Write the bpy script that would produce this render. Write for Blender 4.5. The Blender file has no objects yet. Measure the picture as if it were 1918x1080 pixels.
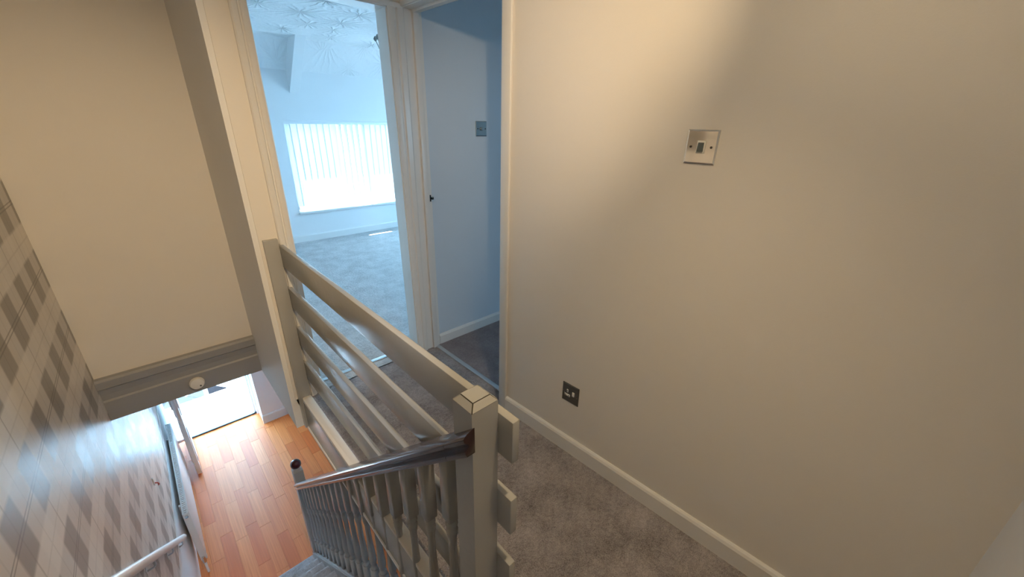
import bpy, bmesh, math, random
from mathutils import Matrix, Vector
random.seed(7)
S = bpy.context.scene
COL = S.collection
R = math.radians

# ------------------------------------------------------------------ camera
cam_d = bpy.data.cameras.new('camera')
cam = bpy.data.objects.new('camera', cam_d); COL.objects.link(cam)
rx = (0.73089365, -0.6822202, 0.01923726)
rd = (-0.24930373, -0.29311726, -0.9230005)
rf = (0.63532835, 0.66981929, -0.38431758)
cam.matrix_world = Matrix(((rx[0], -rd[0], -rf[0], 0), (rx[1], -rd[1], -rf[1], 0), (rx[2], -rd[2], -rf[2], 1.5), (0, 0, 0, 1)))
cam_d.sensor_width = 36; cam_d.lens = 744.83 * 36 / 1918
cam_d.clip_start = 0.02; cam_d.clip_end = 200
S.camera = cam

# ------------------------------------------------------------------ world, sun, exposure
W = bpy.data.worlds.new('sky'); S.world = W; W.use_nodes = True
bg = W.node_tree.nodes['Background']
bg.inputs['Color'].default_value = (0.33, 0.69, 1.0, 1); bg.inputs['Strength'].default_value = 26.0
sun_d = bpy.data.lights.new('sun', 'SUN'); sun = bpy.data.objects.new('sun', sun_d); COL.objects.link(sun)
sun_d.energy = 110; sun_d.angle = R(0.6); sun_d.color = (0.74, 0.88, 1.0)
sun.rotation_euler = Vector((0.19, -0.38, -0.905)).to_track_quat('-Z', 'Y').to_euler()
sun.location = (0, 9, 8)
S.view_settings.view_transform = 'Standard'; S.view_settings.look = 'None'
S.view_settings.gamma = 1; S.view_settings.use_curve_mapping = False
S.view_settings.exposure = 0.0
S.cycles.diffuse_bounces = 7; S.cycles.max_bounces = 12; S.cycles.transparent_max_bounces = 12
S.cycles.sample_clamp_indirect = 8

def portal(name, loc, rot, sx, sy):
    d = bpy.data.lights.new(name, 'AREA'); d.shape = 'RECTANGLE'; d.size = sx; d.size_y = sy
    d.cycles.is_portal = True
    o = bpy.data.objects.new(name, d); COL.objects.link(o); o.location = loc; o.rotation_euler = rot
portal('sky_portal', (2.45, 5.86, 0.93), (R(-90), 0, 0), 2.1, 1.2)
portal('sky_portal', (0.14, 5.99, -1.47), (R(-90), 0, 0), 0.8, 2.05)
portal('sky_portal', (4.42, 3.92, 1.37), (R(-90), 0, R(-90)), 1.25, 1.25)
portal('sky_portal', (2.675, -1.62, 1.35), (R(90), 0, 0), .65, .6)

# ------------------------------------------------------------------ materials
def s2l(c):
    return tuple(((v / 255) / 12.92 if v / 255 <= 0.04045 else ((v / 255 + 0.055) / 1.055) ** 2.4) for v in c) + (1,)
class N:
    def __init__(self, name):
        self.m = bpy.data.materials.new(name); self.m.use_nodes = True
        self.t = self.m.node_tree; self.b = self.t.nodes['Principled BSDF']
        self.out = self.t.nodes['Material Output']
    def n(self, typ, **kw):
        o = self.t.nodes.new('ShaderNode' + typ)
        for k, v in kw.items():
            if k.startswith('i_'): o.inputs[k[2:].replace('_', ' ')].default_value = v
            else: setattr(o, k, v)
        return o
    def l(self, a, b): self.t.links.new(a, b)
    def coord(self, out='Object'): return self.n('TexCoord').outputs[out]
    def noise(self, scale, detail=3, rough=.55, vec=None):
        o = self.n('TexNoise'); o.inputs['Scale'].default_value = scale; o.inputs['Detail'].default_value = detail; o.inputs['Roughness'].default_value = rough
        self.l(vec if vec else self.coord(), o.inputs['Vector']); return o.outputs['Fac']
    def math(self, op, a, b=None, c=None, clamp=False):
        o = self.n('Math', operation=op); o.use_clamp = clamp
        for i, v in enumerate((a, b, c)):
            if v is None: continue
            if isinstance(v, (int, float)): o.inputs[i].default_value = v
            else: self.l(v, o.inputs[i])
        return o.outputs[0]
    def mix(self, fac, a, b, blend='MIX'):
        o = self.n('Mix', data_type='RGBA', blend_type=blend)
        for i, v in ((0, fac), (6, a), (7, b)):
            if isinstance(v, (int, float)): o.inputs[i].default_value = v
            elif isinstance(v, tuple): o.inputs[i].default_value = v
            else: self.l(v, o.inputs[i])
        return o.outputs[2]
    def bump(self, h, strength=.2, dist=.002):
        o = self.n('Bump'); o.inputs['Strength'].default_value = strength; o.inputs['Distance'].default_value = dist
        self.l(h, o.inputs['Height']); self.l(o.outputs[0], self.b.inputs['Normal'])
    def color(self, c):
        if isinstance(c, tuple): self.b.inputs['Base Color'].default_value = c
        else: self.l(c, self.b.inputs['Base Color'])
    def set(self, rough=.5, metal=0, spec=.5):
        self.b.inputs['Roughness'].default_value = rough; self.b.inputs['Metallic'].default_value = metal
        self.b.inputs['Specular IOR Level'].default_value = spec

def paint(name, rgb, rough=.6, bump=.12, bscale=220, var=.04, spec=.4, metal=0, bdist=.001):
    m = N(name); c = rgb if len(rgb) == 4 else s2l(rgb)
    d = tuple(v * (1 - 2 * var) for v in c[:3]) + (1,)
    f = m.noise(3.5, 4)
    m.color(m.mix(f, d, c)); m.set(rough, metal, spec)
    if bump: m.bump(m.noise(bscale, 2), bump, bdist)
    return m.m
M = {}
M['wall'] = paint('landing_wall_paint', (.80, .765, .715, 1), .55, .25, 260, .02)
M['hall_wall'] = paint('hall_wall_paint', (.88, .88, .89, 1), .6, .2, 200, .02)
M['white_wall'] = paint('white_wall_paint', (.80, .80, .80, 1), .6, .2, 200, .02)
M['blue_wall'] = paint('pale_blue_wall_paint', (.64, .72, .80, 1), .6, .2, 200, .02)
M['gloss_white'] = paint('white_gloss_paint', (.80, .79, .77, 1), .28, .08, 60, .02)
M['grey_gloss'] = paint('taupe_gloss_paint', (.40, .40, .39, 1), .2, .22, 26, .05, .5, bdist=.004)
M['grey_trim'] = paint('grey_trim_paint', (.33, .335, .35, 1), .4, .1, 80, .05)
M['string'] = paint('string_paint', (.42, .41, .41, 1), .3, .1, 60, .04)
M['upvc'] = paint('white_upvc', (.85, .86, .87, 1), .25, 0)
M['plastic'] = paint('white_plastic', (.82, .80, .75, 1), .35, 0)
M['ivory'] = paint('ivory_board_paint', (.78, .73, .65, 1), .35, .1, 60, .04)
M['rad'] = paint('radiator_enamel', (.78, .79, .79, 1), .3, 0)
M['chrome'] = paint('polished_chrome', (.78, .77, .75, 1), .07, 0, metal=1)
M['nickel'] = paint('black_nickel', (.22, .225, .22, 1), .32, 0, metal=1)
M['black'] = paint('black_plastic', (.015, .015, .018, 1), .4, 0)
M['darkgrey'] = paint('grey_rocker_plastic', (.10, .12, .12, 1), .35, 0)
M['screw'] = paint('dark_screw_metal', (.12, .10, .08, 1), .25, 0, metal=1)
M['brass'] = paint('aged_brass', (.55, .38, .16, 1), .3, 0, metal=1)
M['slate'] = paint('slate_paving', (.17, .18, .20, 1), .7, .3, 60, .15)
M['alu'] = paint('brushed_aluminium', (.75, .76, .77, 1), .35, 0, metal=1)
M['porch'] = paint('pale_porch_tile', (.74, .75, .76, 1), .25, .05, 30, .03)
M['mat'] = paint('dark_shade_mat', (.006, .006, .007, 1), .95, 0, spec=0)  # near-black, stands in for shade on the ground beyond the porch
M['red'] = paint('red_plastic', (.5, .08, .06, 1), .4, 0)
M['grass'] = paint('outdoor_ground', (.35, .35, .34, 1), .8, .3, 20, .2)

def carpet(name, a, b):
    m = N(name); big = m.noise(7, 5, .65); fine = m.noise(210, 2, .7); mid = m.noise(55, 3, .6)
    f = m.math('MULTIPLY_ADD', fine, 1.3, m.math('MULTIPLY_ADD', big, 1.1, m.math('MULTIPLY_ADD', mid, .7, -1.05)), clamp=True)
    m.color(m.mix(f, s2l(a), s2l(b))); m.set(.95, 0, .1)
    m.b.inputs['Sheen Weight'].default_value = .25; m.b.inputs['Sheen Roughness'].default_value = .5
    m.bump(m.math('ADD', m.math('MULTIPLY', fine, .6), mid), 1.0, .012)
    return m.m
M['carpet'] = carpet('landing_carpet_pile', (84, 79, 82), (204, 196, 198))
M['carpet_bed'] = carpet('bedroom_carpet_pile', (152, 150, 150), (228, 226, 226))
M['carpet_stair'] = carpet('stair_carpet_pile', (134, 134, 138), (212, 212, 217))
M['carpet_dark'] = carpet('side_room_carpet_pile', (90, 84, 90), (175, 166, 172))

def wallpaper():
    m = N('tartan_wallpaper'); sep = m.n('SeparateXYZ'); m.l(m.coord(), sep.inputs[0])
    y, z = sep.outputs[1], sep.outputs[2]
    def per(v, c, p):                       # signed distance to the nearest stripe centre, metres
        a = m.math('ADD', m.math('DIVIDE', m.math('SUBTRACT', v, c), p), .5)
        return m.math('MULTIPLY', m.math('SUBTRACT', m.math('FRACT', a), .5), p)
    def band(d, w, soft=.014):
        return m.math('SUBTRACT', 1, m.math('SMOOTH_MIN', 1, m.math('MAXIMUM', m.math('DIVIDE', m.math('SUBTRACT', m.math('ABSOLUTE', d), w), soft), 0), 0.01), clamp=True)
    dz = per(z, .772, .334); dy = per(y, 2.51, .27)
    H = band(dz, .092); V = band(dy, .062)
    tex = m.noise(420, 2)
    cell = m.math('MULTIPLY', H, V)
    hl = m.math('MAXIMUM', band(m.math('SUBTRACT', dz, .006), .0018, .002), band(m.math('ADD', dz, .008), .0018, .002))
    vl = band(dy, .0028, .003)
    vl2 = band(per(y, 2.51 + .135, .27), .0022, .003); hl2 = band(per(z, .772 + .167, .334), .0022, .003)
    base = m.mix(m.noise(9, 3), (.74, .70, .65, 1), (.79, .75, .70, 1))
    c = m.mix(m.math('MULTIPLY', H, .30), base, (.30, .28, .26, 1))
    c = m.mix(m.math('MULTIPLY', V, .08), c, (.30, .28, .26, 1))
    c = m.mix(m.math('MULTIPLY', cell, .70), c, m.mix(m.noise(6, 2), (.165, .15, .14, 1), (.21, .19, .165, 1)))
    c = m.mix(m.math('MULTIPLY', vl, .42), c, (.2, .17, .14, 1))
    c = m.mix(m.math('MULTIPLY', m.math('MAXIMUM', vl2, hl2), .16), c, (.2, .17, .14, 1))
    c = m.mix(m.math('MULTIPLY', hl, .6), c, (.1, .09, .08, 1))
    m.color(c); m.set(.38, 0, .62); m.bump(tex, .2, .001)
    return m.m
M['tartan'] = wallpaper()

def wood():
    m = N('oak_laminate'); inf = m.n('ObjectInfo').outputs['Random']
    mp = m.n('Mapping'); mp.inputs['Scale'].default_value = (1, .09, 1)
    add = m.n('VectorMath', operation='ADD'); m.l(m.coord(), add.inputs[0])
    cmb = m.n('CombineXYZ'); m.l(m.math('MULTIPLY', inf, 37), cmb.inputs[0]); m.l(m.math('MULTIPLY', inf, 91), cmb.inputs[1]); m.l(cmb.outputs[0], add.inputs[1])
    m.l(add.outputs[0], mp.inputs['Vector'])
    g = m.noise(9, 5, .6, mp.outputs[0])
    c1 = m.mix(inf, s2l((198, 102, 48)), s2l((224, 140, 80)))
    c = m.mix(m.math('MULTIPLY_ADD', g, 2.2, -.75, clamp=True), m.mix(.6, c1, s2l((168, 84, 40))), c1)
    m.color(c); m.set(.42, 0, .25)
    return m.m
M['wood'] = wood()

def mahogany():
    m = N('dark_mahogany_varnish'); mp = m.n('Mapping'); mp.inputs['Scale'].default_value = (1, .06, 1)
    m.l(m.coord(), mp.inputs['Vector']); g = m.noise(60, 4, .6, mp.outputs[0])
    m.color(m.mix(g, (.010, .003, .004, 1), (.05, .013, .013, 1))); m.set(.2, 0, .5)
    m.b.inputs['Coat Weight'].default_value = .15; m.b.inputs['Coat Roughness'].default_value = .12
    return m.m
M['mahogany'] = mahogany()
M['redwood'] = paint('dark_red_varnish', (.06, .008, .010, 1), .2, 0, var=.2, spec=.6)

def artex(name, dist):
    m = N(name); co = m.coord()
    v = m.n('TexVoronoi', feature='F1'); v.inputs['Scale'].default_value = 2.3; v.inputs['Randomness'].default_value = .75; m.l(co, v.inputs['Vector'])
    sc = m.n('VectorMath', operation='SCALE'); m.l(co, sc.inputs[0]); sc.inputs['Scale'].default_value = 1
    df = m.n('VectorMath', operation='SUBTRACT'); m.l(sc.outputs[0], df.inputs[0]); m.l(v.outputs['Position'], df.inputs[1])
    sp = m.n('SeparateXYZ'); m.l(df.outputs[0], sp.inputs[0])
    ang = m.math('ARCTAN2', sp.outputs[1], sp.outputs[0])
    nz = m.noise(7, 3)
    w = m.math('SINE', m.math('MULTIPLY_ADD', nz, 9, m.math('MULTIPLY', ang, 17)))
    fall = m.math('SUBTRACT', 1, m.math('MULTIPLY', v.outputs['Distance'], 1.3), clamp=True)
    w = m.math('MULTIPLY', m.math('POWER', m.math('MULTIPLY_ADD', w, .5, .5), 2.5), fall)
    m.color((.80, .80, .80, 1)); m.set(.6, 0, .3)
    m.bump(m.math('ADD', w, m.math('MULTIPLY', m.noise(30, 3), .25)), 1, dist)
    return m.m
M['artex'] = artex('fan_swirl_plaster', .018)
M['artex_soft'] = artex('worn_swirl_plaster', .007)

def glass():
    m = N('window_glass'); t = m.n('BsdfTransparent'); g = m.n('BsdfGlossy'); g.inputs['Roughness'].default_value = .02
    mx = m.n('MixShader'); mx.inputs[0].default_value = .07
    m.l(t.outputs[0], mx.inputs[1]); m.l(g.outputs[0], mx.inputs[2]); m.l(mx.outputs[0], m.out.inputs['Surface'])
    return m.m
M['glass'] = glass()
def slatcloth():
    m = N('blind_fabric'); d = m.n('BsdfDiffuse'); d.inputs['Color'].default_value = (.85, .86, .86, 1)
    t = m.n('BsdfTranslucent'); t.inputs['Color'].default_value = (.70, .70, .70, 1)
    mx = m.n('MixShader'); mx.inputs[0].default_value = .58
    m.l(d.outputs[0], mx.inputs[1]); m.l(t.outputs[0], mx.inputs[2]); m.l(mx.outputs[0], m.out.inputs['Surface'])
    return m.m
M['slat'] = slatcloth()
def glow(name, c, s):
    m = N(name); m.b.inputs['Emission Color'].default_value = c; m.b.inputs['Emission Strength'].default_value = s
    m.color(c); return m.m
M['bulb'] = glow('lit_bulb', (1, .74, .42, 1), 14)

# ------------------------------------------------------------------ geometry helpers
class MB:
    def __init__(self): self.bm = bmesh.new()
    def hexa(self, b, t):                       # b, t: four bottom and four top corners, same order
        vs = [self.bm.verts.new(p) for p in list(b) + list(t)]
        n = len(b)
        fs = [self.bm.faces.new(vs[:n][::-1]), self.bm.faces.new(vs[n:])]
        for i in range(n):
            j = (i + 1) % n
            fs.append(self.bm.faces.new((vs[i], vs[j], vs[n + j], vs[n + i])))
        return vs
    def box(self, x0, x1, y0, y1, z0, z1, bev=0, seg=2):
        vs = self.hexa([(x0, y0, z0), (x1, y0, z0), (x1, y1, z0), (x0, y1, z0)], [(x0, y0, z1), (x1, y0, z1), (x1, y1, z1), (x0, y1, z1)])
        if bev: self.bev(vs, bev, seg)
        return self
    def bev(self, vs, w, seg=2):
        es = {e for v in vs for e in v.link_edges}
        bmesh.ops.bevel(self.bm, geom=list(es), offset=w, segments=seg, profile=.5, affect='EDGES', clamp_overlap=True)
    def prism(self, pts, ax, a0, a1, bev=0):    # pts in the two other axes, extruded along ax
        def P(p, a):
            q = list(p); q.insert(ax, a); return tuple(q)
        vs = self.hexa([P(p, a0) for p in pts], [P(p, a1) for p in pts])
        if bev: self.bev(vs, bev)
        return self
    def loft(self, rings, cap=True):
        rs = [[self.bm.verts.new(p) for p in r] for r in rings]
        n = len(rs[0])
        for a, b in zip(rs, rs[1:]):
            for i in range(n):
                j = (i + 1) % n
                self.bm.faces.new((a[i], a[j], b[j], b[i]))
        if cap: self.bm.faces.new(rs[0][::-1]); self.bm.faces.new(rs[-1])
        return self
    def lathe(self, prof, seg=16, c=(0, 0, 0), ax=2):
        rings = []
        for r, h in prof:
            ring = []
            for k in range(seg):
                a = 2 * math.pi * k / seg; u, v = max(r, 1e-4) * math.cos(a), max(r, 1e-4) * math.sin(a)
                p = [u, v]; p.insert(ax, h) if ax != 1 else p.insert(1, h)
                ring.append(tuple(p[i] + c[i] for i in range(3)))
            rings.append(ring)
        return self.loft(rings)
    def tube(self, pts, r, seg=10):
        pts = [Vector(p) for p in pts]; rings = []; up = None
        for i, p in enumerate(pts):
            d = (pts[min(i + 1, len(pts) - 1)] - pts[max(i - 1, 0)]).normalized()
            if up is None: up = d.cross(Vector((0, 0, 1)) if abs(d.z) < .9 else Vector((1, 0, 0)))
            up = (up - d * up.dot(d)).normalized(); a = up; b = d.cross(a).normalized()
            rr = r[i] if isinstance(r, (list, tuple)) else r
            rings.append([tuple(p + a * rr * math.cos(2 * math.pi * k / seg) + b * rr * math.sin(2 * math.pi * k / seg)) for k in range(seg)])
        return self.loft(rings)
    def build(self, name, mat, parent=None, smooth=None):
        bmesh.ops.recalc_face_normals(self.bm, faces=self.bm.faces)
        me = bpy.data.meshes.new(name); self.bm.to_mesh(me); self.bm.free()
        me.materials.append(mat)
        if smooth is not None:
            me.polygons.foreach_set('use_smooth', [True] * len(me.polygons))
            me.set_sharp_from_angle(angle=R(smooth))
        o = bpy.data.objects.new(name, me); COL.objects.link(o)
        if parent: o.parent = parent
        return o
def struct(o, label=None):
    o['kind'] = 'structure'
    if label: o['label'] = label
    return o
def tag(o, label, cat, group=None):
    o['label'] = label; o['category'] = cat
    if group: o['group'] = group
    return o
def empty(name, loc, rz=0):
    o = bpy.data.objects.new(name, None); COL.objects.link(o); o.location = loc; o.rotation_euler = (0, 0, rz); o.empty_display_size = .05
    return o
def box(name, mat, x0, x1, y0, y1, z0, z1, bev=0, parent=None):
    return MB().box(x0, x1, y0, y1, z0, z1, bev).build(name, mat, parent, 40 if bev else None)

# ------------------------------------------------------------------ shell: upstairs
CZ = 2.36
XR = lambda y: 1.245 + .0391 * (1.372 - y)               # landing face of the long right wall
XL = lambda y: -.462 + .0117 * max(y - 1.0, 0) + (.0 if y > 1 else -.01 * (1 - y))   # face of the tartan wall
# right wall (slightly out of square) with the opening to the side room
w = MB()
w.hexa([(XR(-.40), -.40, -.19), (1.46, -.40, -.19), (1.355, 1.39, -.19), (XR(1.39), 1.39, -.19)],
       [(XR(-.40), -.40, CZ), (1.46, -.40, CZ), (1.355, 1.39, CZ), (XR(1.39), 1.39, CZ)])
w.box(1.25, 1.355, 1.39, 2.21, 2.045, CZ)
struct(w.build('wall_right', M['wall']), 'cream painted landing wall with switch and socket')
# landing end wall with the bedroom doorway
w = MB()
w.box(.384, .53, 2.193, 2.29, .005, CZ)
w.box(.53, 1.17, 2.193, 2.29, 2.032, CZ)
w.hexa([(1.192, 2.195, -.19), (1.26, 2.195, -.19), (1.26, 2.29, -.19), (1.192, 2.29, -.19)], [(1.161, 2.195, CZ), (1.26, 2.195, CZ), (1.26, 2.29, CZ), (1.161, 2.29, CZ)])
struct(w.build('wall_landing_end', M['wall']))
struct(MB().box(1.26, 4.3, 2.20, 2.29, -.19, CZ).build('wall_side_room', M['blue_wall']), 'blue grey wall of the side room')
w = MB().box(.384, .48, 2.285, 3.12, .085, CZ)
struct(w.build('wall_stairwell_side', M['wall']))
w = MB().box(-.60, .48, 3.027, 3.12, -.19, CZ)
struct(w.build('wall_stairwell_end', M['wall']), 'cream wall above the stairs')
# tartan wall, from the loft floor down past the stairs to the dado line in the hall
ys = [-.45, 1.0, 3.0, 6.05]
low = {-.45: -2.5, 1.0: -2.5, 3.0: -1.62, 6.05: -1.885}
w = MB()
pts = [(-.45, CZ), (-.45, -2.5), (2.2, -2.5), (2.2, -1.52), (2.94, -1.56), (3.16, -1.59), (3.97, -1.632), (4.53, -1.609), (5.16, -1.517), (6.05, -1.44), (6.05, -.19), (6.05, CZ)]
bot = [(XL(y), y, z) for y, z in pts]; top = [(XL(y) - .12, y, z) for y, z in pts]
w.hexa(bot, top)
struct(w.build('wall_left', M['tartan']), 'tartan checked wallpaper beside the stairs')
pts = [(2.2, -2.5), (6.05, -2.5), (6.05, -1.44), (5.16, -1.517), (4.53, -1.609), (3.97, -1.632), (3.16, -1.59), (2.94, -1.56), (2.2, -1.52)]
w = MB(); w.hexa([(XL(y) - .006, y, z) for y, z in pts], [(XL(y) - .12, y, z) for y, z in pts])
struct(w.build('wall_hall_lower', M['hall_wall']))
# ragged lower border of the wallpaper
ln = [(2.2, -1.52), (2.94, -1.56), (3.16, -1.59), (3.97, -1.632), (4.53, -1.609), (5.16, -1.517), (6.05, -1.44)]
bp = []
for (ya, za), (yb, zb) in zip(ln, ln[1:]):
    k = max(2, int((yb - ya) / .04))
    bp += [(ya + (yb - ya) * i / k, za + (zb - za) * i / k) for i in range(k)]
bp.append(ln[-1])
w = MB()
w.loft([[(XL(y) - .004, y, z - .012 - random.uniform(0, .01)), (XL(y) + .004, y, z - .012 - random.uniform(0, .01)), (XL(y) + .003, y, z + .012), (XL(y) - .004, y, z + .012)] for y, z in bp])
struct(w.build('trim_1', M['gloss_white']), 'pale ragged border along the bottom of the wallpaper')
w = MB().box(-.62, 1.46, -.43, -.33, -.19, CZ)
struct(w.build('wall_back', M['white_wall']))
w = MB().box(-.62, 1.46, -.43, 3.12, CZ, CZ + .1)
struct(w.build('ceiling_landing', M['white_wall']))

# floors
w = MB().box(.43, 1.335, -.35, 2.20, -.19, 0).box(-.48, .43, -.35, .53, -.19, 0).box(1.16, 1.30, 2.19, 2.21, -.19, 0)
struct(w.build('floor_landing', M['carpet']), 'dark grey brown carpet on the landing')
w = MB().box(.43, 4.4, 2.30, 5.9, -.19, -.002).box(.53, 1.192, 2.19, 2.31, -.19, 0)
struct(w.build('floor_bedroom', M['carpet_bed']), 'pale grey carpet in the bedroom')
w = MB().box(1.335, 4.4, -1.6, 2.21, -.19, 0)
struct(w.build('floor_side_room', M['carpet_dark']), 'dark carpet in the side room')

# bedroom shell
YF = 5.57
w = MB()
w.box(.40, 4.4, YF, 5.85, -.19, .372); w.box(.40, 4.4, YF, 5.85, 1.48, 2.6)
w.box(.40, 1.498, YF, 5.85, .372, 1.48); w.box(3.48, 4.4, YF, 5.85, .372, 1.48)
struct(w.build('wall_bedroom_window', M['white_wall']), 'white bedroom wall around the window')
struct(box('wall_bedroom_left', M['white_wall'], .36, .43, 2.2, 5.85, -.19, 2.6))
w = MB().box(4.3, 4.4, 2.2, 3.3, -.19, 2.6).box(4.3, 4.4, 4.55, 5.85, -.19, 2.6).box(4.3, 4.4, 3.3, 4.55, -.19, .75).box(4.3, 4.4, 3.3, 4.55, 2.0, 2.6)
struct(w.build('wall_bedroom_right', M['white_wall']))
w = MB(); w.box(.36, 4.4, 2.2, 5.20, 2.30, 2.42)
struct(w.build('ceiling_bedroom', M['artex']), 'white swirl textured ceiling of the bedroom')
w = MB(); w.prism([(5.19, 2.42), (5.19, 2.30), (5.31, 2.30), (5.58, 2.0), (5.7, 2.0), (5.7, 2.42)], 0, .36, 4.4)
struct(w.build('ceiling_slope', M['artex_soft']), 'sloping ceiling above the bedroom window')
w = MB(); w.prism([(5.585, 1.757), (5.05, 2.30), (5.05, 2.33), (5.35, 2.33), (5.585, 2.03)], 0, 1.625, 1.735, .004)
struct(w.build('trim_beam', M['white_wall']), 'white boxed roof beam running down the sloping ceiling')
w = MB(); w.prism([(YF - .016, -.002), (YF - .016, .075), (YF - .006, .088), (YF, .088), (YF, -.002)], 0, .43, 4.3)
struct(w.build('baseboard_bedroom', M['gloss_white']))

# side room shell
struct(box('wall_side_room_far', M['white_wall'], 4.3, 4.4, -1.7, 2.3, -.19, 2.5))
w = MB().box(1.36, 2.35, -1.7, -1.55, -.19, 2.5).box(3.0, 4.4, -1.7, -1.55, -.19, 2.5).box(2.35, 3.0, -1.7, -1.55, -.19, 1.05).box(2.35, 3.0, -1.7, -1.55, 1.65, 2.5)
struct(w.build('wall_side_room_added_window', M['white_wall']))
struct(box('wall_side_room_near', M['white_wall'], 1.36, 1.46, -1.7, -.38, -.19, 2.5))
struct(box('ceiling_side_room', M['white_wall'], 1.34, 4.4, -1.7, 2.3, 2.40, 2.5))
w = MB(); w.prism([(2.184, 0), (2.184, .06), (2.194, .075), (2.201, .075), (2.201, 0)], 0, 1.365, 4.3)
struct(w.build('baseboard_side_room', M['gloss_white']), 'white skirting on the side room wall')

# ------------------------------------------------------------------ shell: downstairs
FZ = -2.5; HC = -.19
struct(box('floor_hall', M['wood'], -.60, 2.1, .2, 5.935, FZ - .12, FZ - .008), 'orange wood strip floor of the hall')
floor_hall = bpy.data.objects['floor_hall']
pm = MB(); pm.box(0, 1, 0, 1, -.008, 0); unit = pm.build('plank', M['wood'], floor_hall)
umesh = unit.data; first = True
xs = -.45; wd = .108; row = 0
while xs < 1.28:
    y = 2.75 - (row * .23) % .6
    while y < 5.93:
        L = random.uniform(.48, .66); y1 = min(y + L, 5.933)
        if y1 > 2.85:
            if first: o = unit; first = False
            else: o = bpy.data.objects.new('plank', umesh); COL.objects.link(o); o.parent = floor_hall
            o.location = (xs + .0008, max(y, 2.8) + .001, FZ); o.scale = (wd - .0016, y1 - max(y, 2.8) - .002, 1)
            o.location.z += random.uniform(-.0004, .0004)
        y = y1 if y1 < 5.93 else 9
    xs += wd; row += 1
w = MB().box(.541, 2.1, 5.62, 5.72, FZ, HC).box(.541, .62, 5.70, 6.0, FZ, HC).box(-.60, .75, 5.84, 6.03, HC - .02, .02).box(-.60, .60, 5.95, 6.03, -.45, HC)
struct(w.build('wall_hall_front', M['hall_wall']), 'white hall wall beside the front door')
struct(box('wall_hall_right', M['hall_wall'], 2.0, 2.1, .2, 5.72, FZ, HC))
struct(box('wall_hall_back', M['hall_wall'], -.60, 2.1, .12, .22, FZ, HC))
struct(box('ceiling_hall', M['hall_wall'], -.60, .45, 3.10, 5.98, HC - .012, HC + .02))
struct(box('ceiling_hall_inner', M['hall_wall'], .445, 2.1, .2, 5.75, HC - .012, HC + .005))
struct(box('wall_below_window', M['white_wall'], -.60, .45, 3.12, 6.0, HC, .0))
w = MB(); w.prism([(5.604, FZ), (5.604, FZ + .115), (5.612, FZ + .13), (5.62, FZ + .13), (5.62, FZ)], 0, .535, 2.0)
struct(w.build('baseboard_hall', M['gloss_white']), 'white skirting board in the hall')
# front door frame
fr = MB().box(.515, .575, 5.90, 5.99, FZ, -.45, .004).box(-.31, -.25, 5.92, 5.99, FZ, -.45, .004).box(-.31, .575, 5.92, 5.99, -.52, -.45, .004)
d3 = struct(fr.build('door_3', M['upvc'], smooth=40), 'white plastic front door frame')
MB().box(-.25, .515, 5.925, 5.99, FZ, FZ + .018, .004).build('threshold', M['alu'], d3, 40)
MB().box(-.25, .515, 5.922, 5.946, FZ + .001, FZ + .019, .001).build('threshold_gasket', M['black'], d3, 40)
MB().box(.495, .516, 5.945, 5.985, FZ + .02, -.52, .003).build('seal', M['upvc'], d3, 40)
# open front door leaf
lf = empty('front_door_leaf', (-.254, 5.94, FZ + .012), R(1.2))
def leafbox(n, m, x0, x1, y0, y1, z0, z1, b=.003, p=None):
    return MB().box(x0, x1, y0, y1, z0, z1, b).build(n, m, p or lf, 40)
leafbox('door_panel', M['upvc'], -.044, 0, -.80, 0, 0, 1.97, .004)
for y0, y1, z0, z1 in ((-.70, -.10, .12, .62), (-.70, -.10, .80, 1.82)):
    mm = MB()
    for a in ((y0, y1, z0, z0 + .022), (y0, y1, z1 - .022, z1), (y0, y0 + .022, z0, z1), (y1 - .022, y1, z0, z1)):
        mm.box(-.002, .009, a[0], a[1], a[2], a[3], .004); mm.box(-.053, -.042, a[0], a[1], a[2], a[3], .004)
    mm.build('raised_moulding', M['upvc'], lf, 40)
leafbox('lock_faceplate', M['alu'], -.030, -.014, -.8025, -.797, .80, 1.30, .001)
for sx, nm in ((1, 'outside'), (-1, 'inside')):
    hx = 0 if sx > 0 else -.044
    h = leafbox('handle', M['upvc'], min(hx, hx + sx * .014), max(hx, hx + sx * .014), -.79, -.752, .96, 1.18, .004)
    MB().tube([(hx + sx * .01, -.771, 1.09), (hx + sx * .05, -.771, 1.09), (hx + sx * .056, -.76, 1.09), (hx + sx * .056, -.66, 1.088)], .011, 10).build('lever', M['upvc'], h, 60)
tag(lf, 'white plastic front door leaf standing open against the tartan wall', 'door')
# porch
pt = struct(box('floor_porch', M['slate'], -.62, 1.2, 5.99, 6.83, FZ - .1, FZ - .006), 'pale tiled porch floor')
tm = MB().box(0, .624, 0, .416, -.006, .004, .002).build('tile', M['porch'], pt); tmesh = tm.data
k = 0
for i in range(3):
    for j in range(2):
        o = tm if k == 0 else bpy.data.objects.new('tile', tmesh)
        if k: COL.objects.link(o); o.parent = pt
        o.location = (-.60 + i * .63 + .003, 5.993 + j * .42, FZ); k += 1
w = MB().box(-.70, -.62, 5.99, 6.95, FZ, -1.75).box(1.2, 1.28, 5.99, 6.95, FZ, -1.75)
struct(w.build('wall_porch', M['upvc']))
pf = struct(MB().box(-.62, -.56, 6.80, 6.86, FZ, -.40, .004).box(.02, .075, 6.80, 6.86, FZ, -.40, .004).box(.80, .86, 6.80, 6.86, FZ, -.40, .004).box(-.62, 1.2, 6.80, 6.86, -.52, -.40, .004).box(-.62, .86, 6.81, 6.85, FZ, FZ + .03, .004).build('door_4', M['upvc'], smooth=40), 'white porch door frame')
MB().box(-.56, .02, 6.826, 6.832, FZ + .03, -.52).build('pane', M['glass'], pf)
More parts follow.
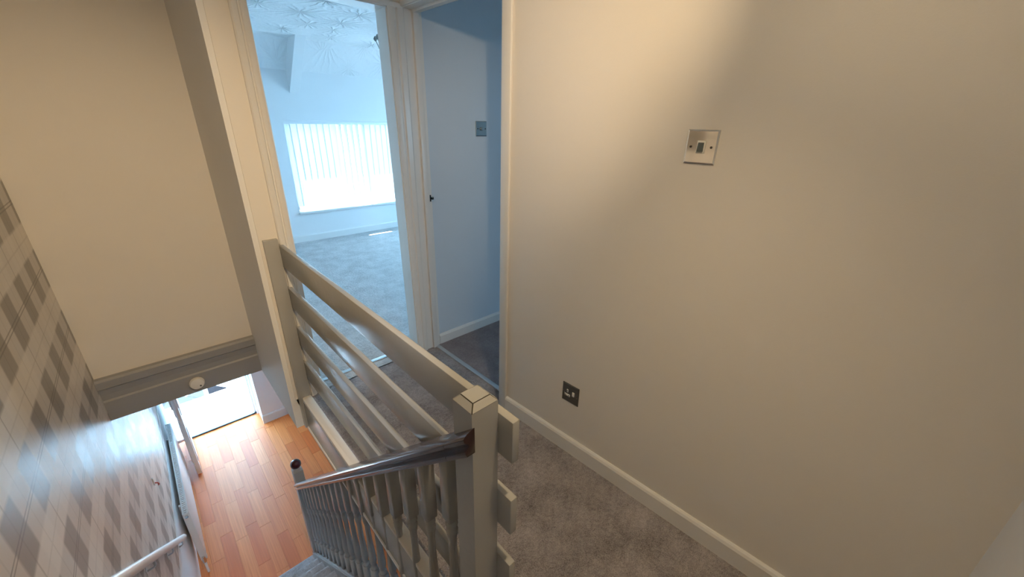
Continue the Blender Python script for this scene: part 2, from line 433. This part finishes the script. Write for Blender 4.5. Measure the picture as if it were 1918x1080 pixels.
struct(box('roof_unseen_porch', M['upvc'], -.72, 1.3, 5.98, 6.92, -.40, -.34))  # unseen roof, its reach set to limit sun entering the hall
for nm, x, y, lab in (('shadesheet', -.32, 6.98, 'dark sheet added as ground shade outside the porch, beyond the pane of glass'), ('shadesheet', .075, 6.99, 'dark sheet added as ground shade outside the open porch doorway')):
    mt = MB().box(-.16, .16, -.22, .22, -.018, 0, .003).build(nm, M['mat'], None, 40)  # dark sheet standing in for ground shade, not a real mat
    mt.location = (x, y, FZ); mt.rotation_euler = (0, 0, R(35)); tag(mt, lab, 'mat', 'shade sheets outside the porch')  # added dark sheets standing in for triangles of shade on the ground
sl = struct(box('floor_path', M['slate'], -3, 4, 6.86, 12, FZ - .12, FZ - .02), 'grey slate paving outside the porch')
struct(box('floor_garden', M['grass'], -40, 40, -30, 60, FZ - .3, FZ - .15))

# ------------------------------------------------------------------ stairwell trim
w = MB()
w.prism([(3.027, .088), (2.995, .088), (2.985, .075), (2.985, .03), (3.0, .018), (3.008, -.02), (3.008, -.055), (3.0, -.065), (3.0, -.192), (3.12, -.192), (3.12, .088)], 0, -.446, .43, 0)
struct(w.build('trim_stairwell_end', M['grey_trim']), 'dark grey painted fascia under the wall over the stairs')
w = MB()
tp = [(.374, .098), (.366, .075), (.370, .02), (.392, -.02), (.402, -.06), (.425, -.185), (.44, -.185), (.44, .098)]
w.loft([[(x, 3.01, z) for x, z in tp], [(x, 2.38, z) for x, z in tp], [(max(x, .386), 2.20, z) for x, z in tp]])
struct(w.build('trim_stairwell_side', M['grey_trim']), 'dark grey moulding along the foot of the side wall')
w = MB().box(.414, .432, .59, 2.27, -.19, -.001, .002).box(.399, .436, 2.168, 2.288, -.19, .004)
struct(w.build('trim_landing_edge', M['grey_gloss'], smooth=40), 'taupe painted fascia at the landing edge')
w = MB().box(.408, .445, .59, 3.0, -.205, -.186, .003)
struct(w.build('trim_soffit', M['gloss_white'], smooth=40), 'thin white strip under the landing edge')
eb = MB()
pr = []
for k in range(9):
    a = math.pi / 2 * k / 8
    pr.append((.418 + .042 - .042 * math.cos(a) if False else .4125 + .024 * (1 - math.cos(a)) , 2.155 + .024 * math.sin(a)))
pl = [(.4125, .60), (.460, .60), (.460, 2.179), (.438, 2.179)] + [(.438 - .0255 * math.sin(math.pi / 2 * k / 6), 2.153 + .026 * math.cos(math.pi / 2 * k / 6)) for k in range(1, 7)]
eb.prism(pl, 2, -.001, .020, .003)
struct(eb.build('trim_edging_board', M['ivory'], smooth=40), 'ivory edging board with a rounded end beside the carpet')

# ------------------------------------------------------------------ skirting, door frames
def along(y): return XR(y)
w = MB()
def sk(y):
    x = XR(y); return [(x + .002, y, 0), (x - .016, y, 0), (x - .016, y, .072), (x - .011, y, .082), (x - .004, y, .088), (x + .002, y, .088)]
w.loft([sk(-.33), sk(1.336)])
struct(w.build('baseboard_right', M['gloss_white']), 'white skirting along the landing wall')
# architrave profile: (across, depth)
AP = [(0, 0), (0, .012), (.010, .016), (.022, .016), (.026, .010), (.031, .010), (.036, .019), (.056, .021), (.062, .016), (.062, 0)]
d1 = MB()
yw = 2.193
d1.hexa([(.53 - a, yw - d, 0) for a, d in AP], [(.53 - a, yw - d, 2.032) for a, d in AP])
d1.hexa([(1.192 + a, yw - d, 0) for a, d in AP], [(1.163 + a * 1.46, yw - d, 2.032) for a, d in AP])
d1.prism([(yw - d, 2.030 + a) for a, d in AP], 0, .47, 1.252)
door1 = struct(d1.build('door_1', M['gloss_white'], smooth=30), 'white moulded frame of the bedroom doorway')
ln = MB()
ln.box(.528, .536, 2.19, 2.30, 0, 2.032)
ln.hexa([(1.186, 2.19, 0), (1.194, 2.19, 0), (1.194, 2.30, 0), (1.186, 2.30, 0)], [(1.157, 2.19, 2.032), (1.165, 2.19, 2.032), (1.165, 2.30, 2.032), (1.157, 2.30, 2.032)])
ln.box(.53, 1.17, 2.19, 2.30, 2.026, 2.034)
ln.build('lining', M['gloss_white'], door1)
MB().box(.535, .548, 2.235, 2.275, 0, 2.02, .002).build('door_stop', M['gloss_white'], door1, 40)
MB().box(.53, 1.19, 2.275, 2.305, -.001, .006, .003).build('threshold_bar', M['alu'], door1, 40)
d2 = MB()
d2.box(1.232, 1.246, 1.336, 1.392, 0, 2.09, .005)
d2.box(1.236, 1.256, 1.336, 2.19, 2.040, 2.095, .005)
door2 = struct(d2.build('door_2', M['gloss_white'], smooth=40), 'white frame of the side room doorway')
ln = MB().box(1.246, 1.36, 1.386, 1.394, 0, 2.045).box(1.253, 1.36, 2.182, 2.200, 0, 2.045).box(1.246, 1.36, 1.39, 2.19, 2.037, 2.046)
ln.build('lining', M['gloss_white'], door2)
MB().box(1.30, 1.335, 2.165, 2.184, 0, 2.040, .002).box(1.30, 1.335, 1.39, 1.402, 0, 2.04, .002).box(1.30, 1.335, 1.40, 2.17, 2.024, 2.039, .002).build('door_stop', M['gloss_white'], door2, 40)
MB().box(1.316, 1.346, 1.394, 2.183, -.001, .007, .003).build('threshold_bar', M['alu'], door2, 40)
kp = MB().box(1.338, 1.352, 2.176, 2.183, 1.035, 1.075, .001).build('latch_keep', M['black'], door2, 40)
kp['label'] = 'small black latch keep'
MB().box(1.352, 1.366, 2.170, 2.182, 1.047, 1.062, .001).build('latch_tongue', M['screw'], kp, 40)

# ------------------------------------------------------------------ landing balustrade
lb = empty('landing_balustrade', (.43, 1.35, 0))
def part(mb, name, mat, root, smooth=40):
    o = mb.build(name, mat, root, smooth)
    o.matrix_parent_inverse = root_inv(root); return o
def root_inv(root):
    return (Matrix.Translation(root.location) @ root.rotation_euler.to_matrix().to_4x4()).inverted()
np_ = MB()
c = .009
np_.hexa([(.389, .521, -.19), (.460, .521, -.19), (.460, .588, -.19), (.389, .588, -.19)], [(.389, .521, .952), (.460, .521, .952), (.460, .588, .952), (.389, .588, .952)])
newel = part(np_, 'newel_post', M['grey_gloss'], lb)
cp = MB(); cp.hexa([(.389, .521, .952), (.460, .521, .952), (.460, .588, .952), (.389, .588, .952)], [(.401, .533, .966), (.448, .533, .966), (.448, .576, .966), (.401, .576, .966)])
cpo = cp.build('chamfered_cap', M['screw'], newel)
lo4 = [Vector(p) for p in ((.389, .521, .952), (.460, .521, .952), (.460, .588, .952), (.389, .588, .952))]
hi4 = [Vector(p) for p in ((.401, .533, .966), (.448, .533, .966), (.448, .576, .966), (.401, .576, .966))]
for q in [[lo4[i], lo4[(i + 1) % 4], hi4[(i + 1) % 4], hi4[i]] for i in range(4)] + [hi4]:
    ce = sum(q, Vector()) / 4; nn = (q[1] - q[0]).cross(q[2] - q[0]).normalized()
    qi = [p + (ce - p).normalized() * .0016 for p in q]
    fm = MB(); fm.hexa([tuple(p - nn * .0006) for p in qi], [tuple(p + nn * .0012) for p in qi])
    fm.build('cap_facet', M['grey_gloss'], newel)
hp = MB().box(.397, .4605, 2.165, 2.193, -.03, .950, .002)
part(hp, 'wall_post', M['grey_gloss'], lb)
for zt in (.918, .690, .462, .240):
    part(MB().box(.4605, .481, .474, 2.192, zt - .114, zt, .0025), 'rail', M['grey_gloss'], lb)
tag(lb, 'taupe painted landing balustrade of four wide horizontal boards between posts', 'balustrade')

# ------------------------------------------------------------------ stairs
RISE = .1923; GO = .211
st = empty('staircase', (0, 3.1, FZ))
for k in range(1, 13):
    z = FZ + RISE * k; y = 3.08 - GO * (k - 1)
    prof = [(y - .030, FZ if k == 1 else z - RISE - .0), (y - .030, z - .05), (y - .012, z - .048), (y - .002, z - .038), (y + .003, z - .026), (y, z - .012), (y - .010, z - .001), (y - .024, z + .003), (y - .045, z - .001), (y - GO - .03, z - .002), (y - GO - .03, z - RISE)]
    m = MB(); m.prism(prof, 0, -.434, .386)
    part(m, 'carpeted_step', M['carpet_stair'], st, 50)
nl = lambda y: -(y - .548) * .9114
m = MB()
m.prism([(3.06, nl(3.06) + .022), (.59, nl(.59) + .022), (.59, nl(.59) - .30), (3.06, nl(3.06) - .18)], 0, .386, .455)
part(m, 'outer_string', M['string'], st)
m = MB()
prof = [(.392, .022), (.392, .034), (.402, .034), (.404, .026), (.440, .026), (.442, .034), (.452, .034), (.452, .022)]
m.loft([[(x, y, nl(y) + z) for x, z in prof] for y in (2.998, .59)])
part(m, 'string_capping', M['string'], st)
m = MB(); m.prism([(3.06, FZ), (3.06, nl(3.06) - .1), (.59, nl(.59) - .1), (.59, FZ)], 0, .40, .44)
part(m, 'spandrel_panel', M['gloss_white'], st)
tag(st, 'narrow staircase covered in dark grey carpet descending to the hall', 'staircase')

sb = empty('stair_balustrade', (.42, 3.03, FZ))
ht = lambda y: .932 - .907 * (y - .5)
prof = [(-.030, -.062), (.030, -.062), (.034, -.052), (.034, -.046), (.024, -.036), (.026, -.030), (.037, -.020), (.038, -.010), (.030, -.002), (.014, .004), (-.014, .004), (-.030, -.002), (-.038, -.010), (-.037, -.020), (-.026, -.030), (-.024, -.036), (-.034, -.046), (-.034, -.052)]
hx = .398
m = MB()
def hring(y, sx=1): return [(hx + x * sx, y, ht(y) + z) for x, z in prof]
m.loft([hring(.588), hring(2.94)])
# the outer half laps past the post face
half = [(max(-.04, x), z) for x, z in prof if x <= -.009] 
m.loft([[(min(hx + x, .3885), y, ht(y) + z) for x, z in ((-.009, -.062), (-.009, .004), (-.014, .004), (-.030, -.002), (-.038, -.010), (-.037, -.020), (-.026, -.030), (-.024, -.036), (-.034, -.046), (-.034, -.052), (-.030, -.062))] for y in (.512, .59)])
part(m, 'handrail', M['mahogany'], sb, 50)['label'] = 'dark mahogany moulded handrail'
# lower newel
nx, ny = .4245, 3.03
m = MB().box(nx - .037, nx + .037, ny - .037, ny + .037, FZ, -1.225, .003)
ln_ = part(m, 'lower_newel_post', M['grey_gloss'], sb)
m = MB().lathe([(.030, -1.226), (.030, -1.222), (.022, -1.216), (.026, -1.207), (.020, -1.200)], 20, (nx, ny, 0))
m.build('turned_neck', M['grey_gloss'], ln_, 50)
m = MB().lathe([(.018, -1.203)] + [(.041 * math.sin(R(a)), -1.166 - .041 * math.cos(R(a))) for a in range(25, 180, 12)] + [(.001, -1.125)], 24, (nx, ny, 0))
bo = m.build('ball_cap', M['redwood'], ln_, 60); bo['label'] = 'dark red ball cap'
# turned balusters
def baluster_mesh(L):
    b = .150; t = L - .235; h = .019
    P = [(.0135, 0), (.018, .008), (.018, .016), (.0125, .024), (.013, .035), (.0175, .06), (.0185, .09), (.0165, .13), (.0130, .22), (.0120, .30), (.0125, -.085), (.0165, -.055), (.0175, -.045), (.0135, -.036), (.0175, -.024), (.0175, -.016), (.0135, -.006), (.0135, 0)]
    T = t - b
    pr = [(r, b + (z if i < 10 else T + z)) for i, (r, z) in enumerate(P)]
    m = MB()
    m.box(-h, h, -h, h, -.035, b, .003, 1)
    m.lathe(pr, 12)
    m.box(-h, h, -h, h, t, L + .02, .003, 1)
    bmesh.ops.recalc_face_normals(m.bm, faces=m.bm.faces)
    return m
L = (ht(1) - .062) - (nl(1) + .03)
m = baluster_mesh(L); b0 = m.build('baluster', M['grey_gloss'], sb, 45); bmesh_ = b0.data
inv = root_inv(sb)
k = 0; y = .672
while y < 2.95:
    o = b0 if k == 0 else b0.copy()
    if k: COL.objects.link(o)
    o.parent = sb; o.matrix_parent_inverse = inv
    o.location = (.4225, y, nl(y) + .03); y += .1255; k += 1
tag(sb, 'stair balustrade of turned taupe spindles under a dark mahogany handrail', 'balustrade')

# ------------------------------------------------------------------ switches and socket
PL = math.atan(.0391)
def wall_item(name, y, z):
    return empty(name, (XR(y), y, z), 0)
def plate(root, w_, h_, mat, dep=.006, rim=.004):
    # built facing -x in local space; local y runs along the wall
    a, b = w_ / 2, h_ / 2; m = MB()
    r0 = [(0, -a, -b), (0, a, -b), (0, a, b), (0, -a, b)]
    r1 = [(-.003, p[1], p[2]) for p in r0]
    def ins(d, x): return [(x, (abs(p[1]) - d) * (1 if p[1] > 0 else -1), (abs(p[2]) - d) * (1 if p[2] > 0 else -1)) for p in r0]
    m.loft([r0, r1, ins(.0045, -dep), ins(.0065, -dep)])
    return m.build('face_plate', mat, root)
def screw(root, y, x=-.006):
    s = MB().lathe([(.0036, x - .0012), (.0034, x - .0018), (.0012, x - .0020)], 14, (0, y, 0), 0)
    o = s.build('screw', M['screw'], root, 40)
    MB().box(x - .0023, x - .0018, y - .0030, y + .0030, -.0005, .0005).build('slot', M['black'], o)
    MB().lathe([(.0052, x + .0005), (.0052, x - .0008), (.0036, x - .0008)], 16, (0, y, 0), 0).build('screw_cup', M['chrome'], o, 40)
ls = wall_item('light_switch', .5345, 1.444)
ls.rotation_euler = (0, 0, PL)
plate(ls, .092, .097, M['chrome'])
rk = MB().box(-.0085, -.005, -.0125, .0125, -.018, .018, .001).build('rocker_surround', M['plastic'], ls, 40)
rkm = MB(); rkm.hexa([(-.008, -.0085, -.013), (-.008, .0085, -.013), (-.008, .0085, .013), (-.008, -.0085, .013)], [(-.0135, -.0085, -.013), (-.0135, .0085, -.013), (-.0092, .0085, .0125), (-.0092, -.0085, .0125)])
rkm.build('rocker', M['darkgrey'], rk)
screw(ls, -.030); screw(ls, .030)
tag(ls, 'polished chrome light switch at shoulder height on the cream wall', 'switch')
so = wall_item('power_socket', .916, .334); so.rotation_euler = (0, 0, PL)
plate(so, .092, .098, M['nickel'], .005)
ins_ = MB()
for y0, y1, z0, z1 in ((.012, .020, .004, .020), (.001, .031, -.017, -.006)):
    ins_.box(-.0068, -.0045, y0, y1, z0, z1, .001)
so_i = ins_.build('socket_insert', M['plastic'], so, 40)
for y0, y1, z0, z1 in ((.0145, .0175, .007, .016), (.0035, .0095, -.0135, -.0095), (.0225, .0285, -.0135, -.0095)):
    MB().box(-.0072, -.0060, y0, y1, z0, z1).build('pin_hole', M['black'], so_i)
sw_ = MB().box(-.0085, -.0045, -.024, -.012, -.004, .018, .001).build('rocker', M['plastic'], so, 40)
screw(so, -.036, -.005); screw(so, .036, -.005)
tag(so, 'dark metal single power socket low on the cream wall above the skirting', 'socket')
dm = empty('dimmer_switch', (1.775, 2.20, 1.46), R(90))
plate(dm, .092, .092, M['chrome'])
kn = MB().lathe([(.011, -.005), (.011, -.016), (.009, -.019), (.001, -.0195)], 20, (0, 0, 0), 0).build('knob', M['chrome'], dm, 40)
screw(dm, -.032); screw(dm, .032)
tag(dm, 'small chrome dimmer switch on the grey side room wall', 'switch')

# ------------------------------------------------------------------ wall handrail, hook, smoke alarm
wh = empty('wall_handrail', (-.40, 2.6, -.95))
y0, z0, y1, z1 = 1.1, .425, 3.44, -1.70
XH = -.405
pts = [(XH, y0 + (y1 - y0) * t, z0 + (z1 - z0) * t) for t in [i / 12 for i in range(12)] + [.985, .996, 1.0]]
part(MB().tube(pts, [.024] * 13 + [.020, .010], 14), 'rail', M['gloss_white'], wh, 60)
for t in (.22, .50, .74, .93):
    yb, zb = y0 + (y1 - y0) * t, z0 + (z1 - z0) * t
    br = MB().tube([(XH, yb, zb - .015), (XH, yb + .004, zb - .06), (XH - .010, yb + .004, zb - .072), (XL(yb) + .002, yb + .004, zb - .075)], .0055, 8)
    b = part(br, 'bracket', M['alu'], wh, 60)
    MB().box(XL(yb), XL(yb) + .004, yb - .018, yb + .026, zb - .097, zb - .053, .001).build('wall_plate', M['gloss_white'], b, 40).matrix_parent_inverse = b.matrix_parent_inverse.copy() if False else Matrix()
for ch in wh.children:
    for g in ch.children: g.matrix_parent_inverse = Matrix()
tag(wh, 'round white handrail on brackets along the tartan wall', 'handrail')
hk = empty('wall_hook', (XL(3.4) + .0, 3.40, -1.03))
MB().box(0, .008, -.008, .008, -.03, .035, .002).build('backing', M['gloss_white'], hk, 40)
MB().tube([(.006, 0, -.012), (.022, 0, -.022), (.026, 0, -.035), (.022, 0, -.046)], .0045, 8).build('peg', M['red'], hk, 60)
tag(hk, 'tiny white and red hook stuck on the tartan wall', 'hook')
sa = empty('smoke_alarm', (-.007, 3.0, -.123))
MB().lathe([(.040, 0), (.042, -.010), (.042, -.018), (.036, -.026), (.018, -.028), (.001, -.028)], 28, (0, 0, 0), 1).build('housing', M['plastic'], sa, 40)
MB().lathe([(.005, -.0275), (.005, -.0300), (.001, -.0302)], 12, (.014, 0, -.016), 1).build('test_button', M['darkgrey'], sa, 40)
tag(sa, 'round white alarm fixed to the grey fascia over the stairs', 'alarm')

# ------------------------------------------------------------------ radiator
rd_ = empty('radiator', (-.40, 4.5, FZ + .1))
def rp(mb, n, m, root=rd_, sm=40): return part(mb, n, m, root, sm)
YA, YB, ZA, ZB = 3.76, 5.28, FZ + .13, FZ + .75
XA, XB = -.398, -.349
front = MB().box(XB - .010, XB, YA, YB, ZA, ZB, .003)
rp(front, 'front_panel', M['rad'])
rp(MB().box(XA, XA + .010, YA, YB, ZA, ZB - .01, .003), 'rear_panel', M['rad'])
gp = MB(); k = 0; y = YA + .02
while y < YB - .02:
    gp.box(XA + .008, XB - .008, y, y + .011, ZB - .014, ZB - .003); y += .025
gp.box(XA + .006, XA + .011, YA, YB, ZB - .014, ZB - .003); gp.box(XB - .014, XB - .009, YA, YB, ZB - .014, ZB - .003)
rp(gp, 'top_grille', M['rad'])['kind'] = 'stuff'
for ya, yb in ((YA - .004, YA + .004), (YB - .004, YB + .004)):
    rp(MB().box(XA, XB, ya, yb, ZA, ZB - .004, .002), 'end_panel', M['rad'])
cv = MB()
for i in range(40):
    yy = YA + .03 + i * (YB - YA - .06) / 39
    cv.box(XA + .012, XB - .012, yy, yy + .003, ZA + .02, ZB - .03)
rp(cv, 'convector_fin', M['rad'])['kind'] = 'stuff'
for yy in (YA + .0, YB - .0):
    v = MB().tube([(-.374, yy, ZB - .035), (-.374, yy + (-.022 if yy == YA else .022), ZB - .035)], .013, 12)
    rp(v, 'bleed_cap', M['chrome'], rd_, 50)
v = MB().tube([(-.374, YA + .004, ZA + .04), (-.374, YA - .026, ZA + .04), (-.374, YA - .036, ZA + .036), (-.374, YA - .040, ZA + .026), (-.374, YA - .040, FZ)], .010, 10)
rp(v, 'pipe', M['gloss_white'], rd_, 60)
rp(MB().lathe([(.016, ZA + .01), (.017, ZA + .035), (.013, ZA + .06), (.012, ZA + .075), (.001, ZA + .076)], 14, (-.374, YA - .040, 0)), 'valve', M['chrome'], rd_, 50)
for yy in (YA + .2, YB - .2):
    rp(MB().box(XL(4.5) + .001, XA + .002, yy, yy + .03, ZA + .1, ZB - .08), 'wall_bracket', M['rad'])
tag(rd_, 'white double panel radiator under the tartan wallpaper in the hall', 'radiator')

# ------------------------------------------------------------------ bedroom window, blind, lamp
wn = MB()
for a in ((1.498, 1.56, .372, 1.48), (3.42, 3.48, .372, 1.48), (1.498, 3.48, .372, .43), (1.498, 3.48, 1.42, 1.48), (2.42, 2.47, .42, 1.43)):
    wn.box(a[0], a[1], 5.76, 5.82, a[2], a[3], .004)
win = struct(wn.build('window_1', M['upvc'], smooth=40), 'white framed bedroom window behind the blind')
for x0, x1 in ((1.555, 2.425), (2.465, 3.425)):
    MB().box(x0, x1, 5.785, 5.79, .425, 1.425).build('pane', M['glass'], win)
MB().box(1.487, 3.49, 5.535, 5.765, .360, .386, .004).build('sill', M['gloss_white'], win, 40)
w2 = MB()
for a in ((2.35, 2.39, 1.05, 1.65), (2.96, 3.0, 1.05, 1.65), (2.35, 3.0, 1.05, 1.09), (2.35, 3.0, 1.61, 1.65)):
    w2.box(a[0], a[1], -1.66, -1.60, a[2], a[3], .004)
win2 = struct(w2.build('window_added_side_room', M['upvc'], smooth=40))  # unseen window added to bring daylight onto the side room wall
MB().box(2.385, 2.965, -1.635, -1.63, 1.085, 1.615).build('pane', M['glass'], win2)
w3 = MB()
for a in ((3.3, 3.35, .75, 2.0), (4.5, 4.55, .75, 2.0), (3.3, 4.55, .75, .80), (3.3, 4.55, 1.95, 2.0)):
    w3.box(4.36, 4.42, a[0], a[1], a[2], a[3], .004)
win3 = struct(w3.build('window_added_bedroom', M['upvc'], smooth=40))  # unseen window added to brighten the bedroom
MB().box(4.385, 4.39, 3.34, 4.51, .79, 1.96).build('pane', M['glass'], win3)
struct(box('roof_added_eave', M['upvc'], .3, 4.6, 5.84, 6.03, 1.626, 1.78))  # unseen eave, placed to cut the sun down to a thin floor patch
bl = empty('vertical_blind', (2.49, 5.67, 1.46))
part(MB().box(1.505, 3.475, 5.645, 5.685, 1.438, 1.478, .004), 'head_rail', M['upvc'], bl)
sm_ = MB()
ring = []
n = 6
a = []; b_ = []
for i in range(n + 1):
    x = -.0445 + .089 * i / n; yb = .004 * (1 - (2 * i / n - 1) ** 2)
    a.append((x, yb)); b_.append((x, yb + .0008))
poly = a + b_[::-1]
sm_.hexa([(p[0], p[1], -1.0) for p in poly], [(p[0], p[1], 0) for p in poly])
s0 = sm_.build('slat', M['slat'], bl); inv = root_inv(bl)
x = 1.55; k = 0
while x < 3.45:
    o = s0 if k == 0 else s0.copy()
    if k: COL.objects.link(o)
    o.parent = bl; o.matrix_parent_inverse = inv
    o.location = (x, 5.665, 1.438); o.rotation_euler = (0, 0, R((112 if 2.10 < x < 2.50 else -3) + random.uniform(-5, 5))); o.scale = (1, 1, 1.0)
    x += .078; k += 1
tag(bl, 'white vertical slat blind across the bright bedroom window', 'blind')

lp = empty('bedroom_light', (2.205, 4.2, 2.27))
MB().lathe([(.045, .03), (.045, -.012), (.03, -.022), (.008, -.03), (.008, -.10), (.016, -.115), (.012, -.14), (.001, -.15)], 18).build('ceiling_rose', M['chrome'], lp, 40)
for k in range(6):
    a = R(60 * k + 15); ca, sa_ = math.cos(a), math.sin(a)
    pts = []
    for i in range(15):
        t = i / 14; r = .012 + .10 * t; z = -.11 - .055 * math.sin(t * math.pi * 1.25) + .03 * t
        pts.append((r * ca, r * sa_, z))
    arm = MB().tube(pts, .0045, 8).build('arm', M['nickel'], lp, 60)
    ex, ey, ez = pts[-1]
    MB().lathe([(.004, ez - .012), (.016, ez), (.018, ez + .012), (.010, ez + .03), (.001, ez + .036)], 12, (ex, ey, 0)).build('lamp_cup', M['nickel'], arm, 50)
tag(lp, 'small curly chrome ceiling light hanging in the bedroom', 'light')

# ------------------------------------------------------------------ unseen ceiling spotlight bar, form and aims guessed to give the landing light
pd = empty('ceiling_spotlights_unseen', (.42, .22, CZ))
MB().box(-.34, .26, -.03, .03, -.022, 0, .008).build('bar', M['chrome'], pd, 40)
def head(x, tgt, P, size, col=(1.0, .74, .44), blend=1.0):
    base = Vector((x, 0, -.03)); p = Vector((x, 0, -.20)); wp = Vector((.42 + x, .22, CZ - .20))
    d = (Vector(tgt) - wp).normalized()
    hd = MB().tube([tuple(base + Vector((0, 0, .01))), tuple(p + Vector((0, 0, .06))), tuple(p - d * .06)], .006, 8).build('arm', M['chrome'], pd, 60)
    MB().tube([tuple(p - d * .07), tuple(p - d * .05), tuple(p + d * .015)], [.016, .030, .034], 16).build('unseen_spot_head', M['chrome'], hd, 50)
    MB().tube([tuple(p + d * .0155), tuple(p + d * .018)], [.028, .026], 16).build('bulb', M['bulb'], hd, 50)
    sp = bpy.data.lights.new('spot_lamp', 'SPOT'); sp.energy = P; sp.color = col; sp.spot_size = R(size); sp.spot_blend = blend; sp.shadow_soft_size = .03
    so_ = bpy.data.objects.new('spot_lamp', sp); COL.objects.link(so_); so_.location = wp + d * .03
    so_.rotation_euler = d.to_track_quat('-Z', 'Y').to_euler()
head(-.24, (-.30, 3.03, .40), 118, 76, (1.0, .73, .42))
head(-.14, (-.12, 2.35, -1.6), 130, 34, (1.0, .90, .80))  # extra head added as fill on the treads and balusters
head(-.05, (1.26, 1.04, 1.78), 42, 58)
head(-.32, (1.72, 2.2, 1.0), 26, 56, (1.0, .82, .62))
head(.16, (.46, .70, 0), 42, 112, (1.0, .73, .40))
head(.22, (1.30, .10, 1.0), 7.5, 150, (1.0, .77, .48))  # extra wide head added as general fill on the right wall
tag(pd, 'unseen chrome bar of ceiling spotlights guessed for the landing light', 'light')

# plain descriptions for the remaining pieces of the setting
LB = {
 'wall_landing_end': 'cream wall at the end of the landing around the bedroom doorway',
 'wall_stairwell_side': 'cream side wall of the stairwell behind the balustrade wall post',
 'wall_hall_lower': 'pale plain wall below the wallpaper behind the radiator',
 'wall_back': 'white wall meeting the cream landing wall at the inside corner',
 'ceiling_landing': 'white ceiling of the landing', 'wall_bedroom_left': 'white bedroom side wall beside the doorway',
 'wall_bedroom_right': 'white bedroom side wall with an added window', 'baseboard_bedroom': 'white skirting under the bedroom window',
 'wall_side_room_far': 'white far wall of the side room', 'wall_side_room_added_window': 'white side room wall with an added window',
 'wall_side_room_near': 'white near wall of the side room', 'ceiling_side_room': 'white ceiling of the side room',
 'wall_hall_right': 'white hall wall under the landing', 'wall_hall_back': 'white hall wall behind the stairs',
 'ceiling_hall': 'white hall ceiling by the front door', 'ceiling_hall_inner': 'white hall ceiling under the landing',
 'wall_below_window': 'white bulkhead over the front door', 'wall_porch': 'low white porch side walls',
 'roof_unseen_porch': 'unseen flat white porch roof, reach set to limit the sun', 'floor_garden': 'pale ground outside the house', 'roof_added_eave': 'unseen white eave added to limit sun on the bedroom window',
 'window_added_side_room': 'small unseen window added to light the side room', 'window_added_bedroom': 'unseen window added in the side wall to brighten the bedroom',
}
for o in list(bpy.data.objects):
    if o.parent is None and o.get('kind') == 'structure':
        if o.name in LB: o['label'] = LB[o.name]
        o['category'] = o.name.split('_')[0].replace('baseboard', 'skirting')
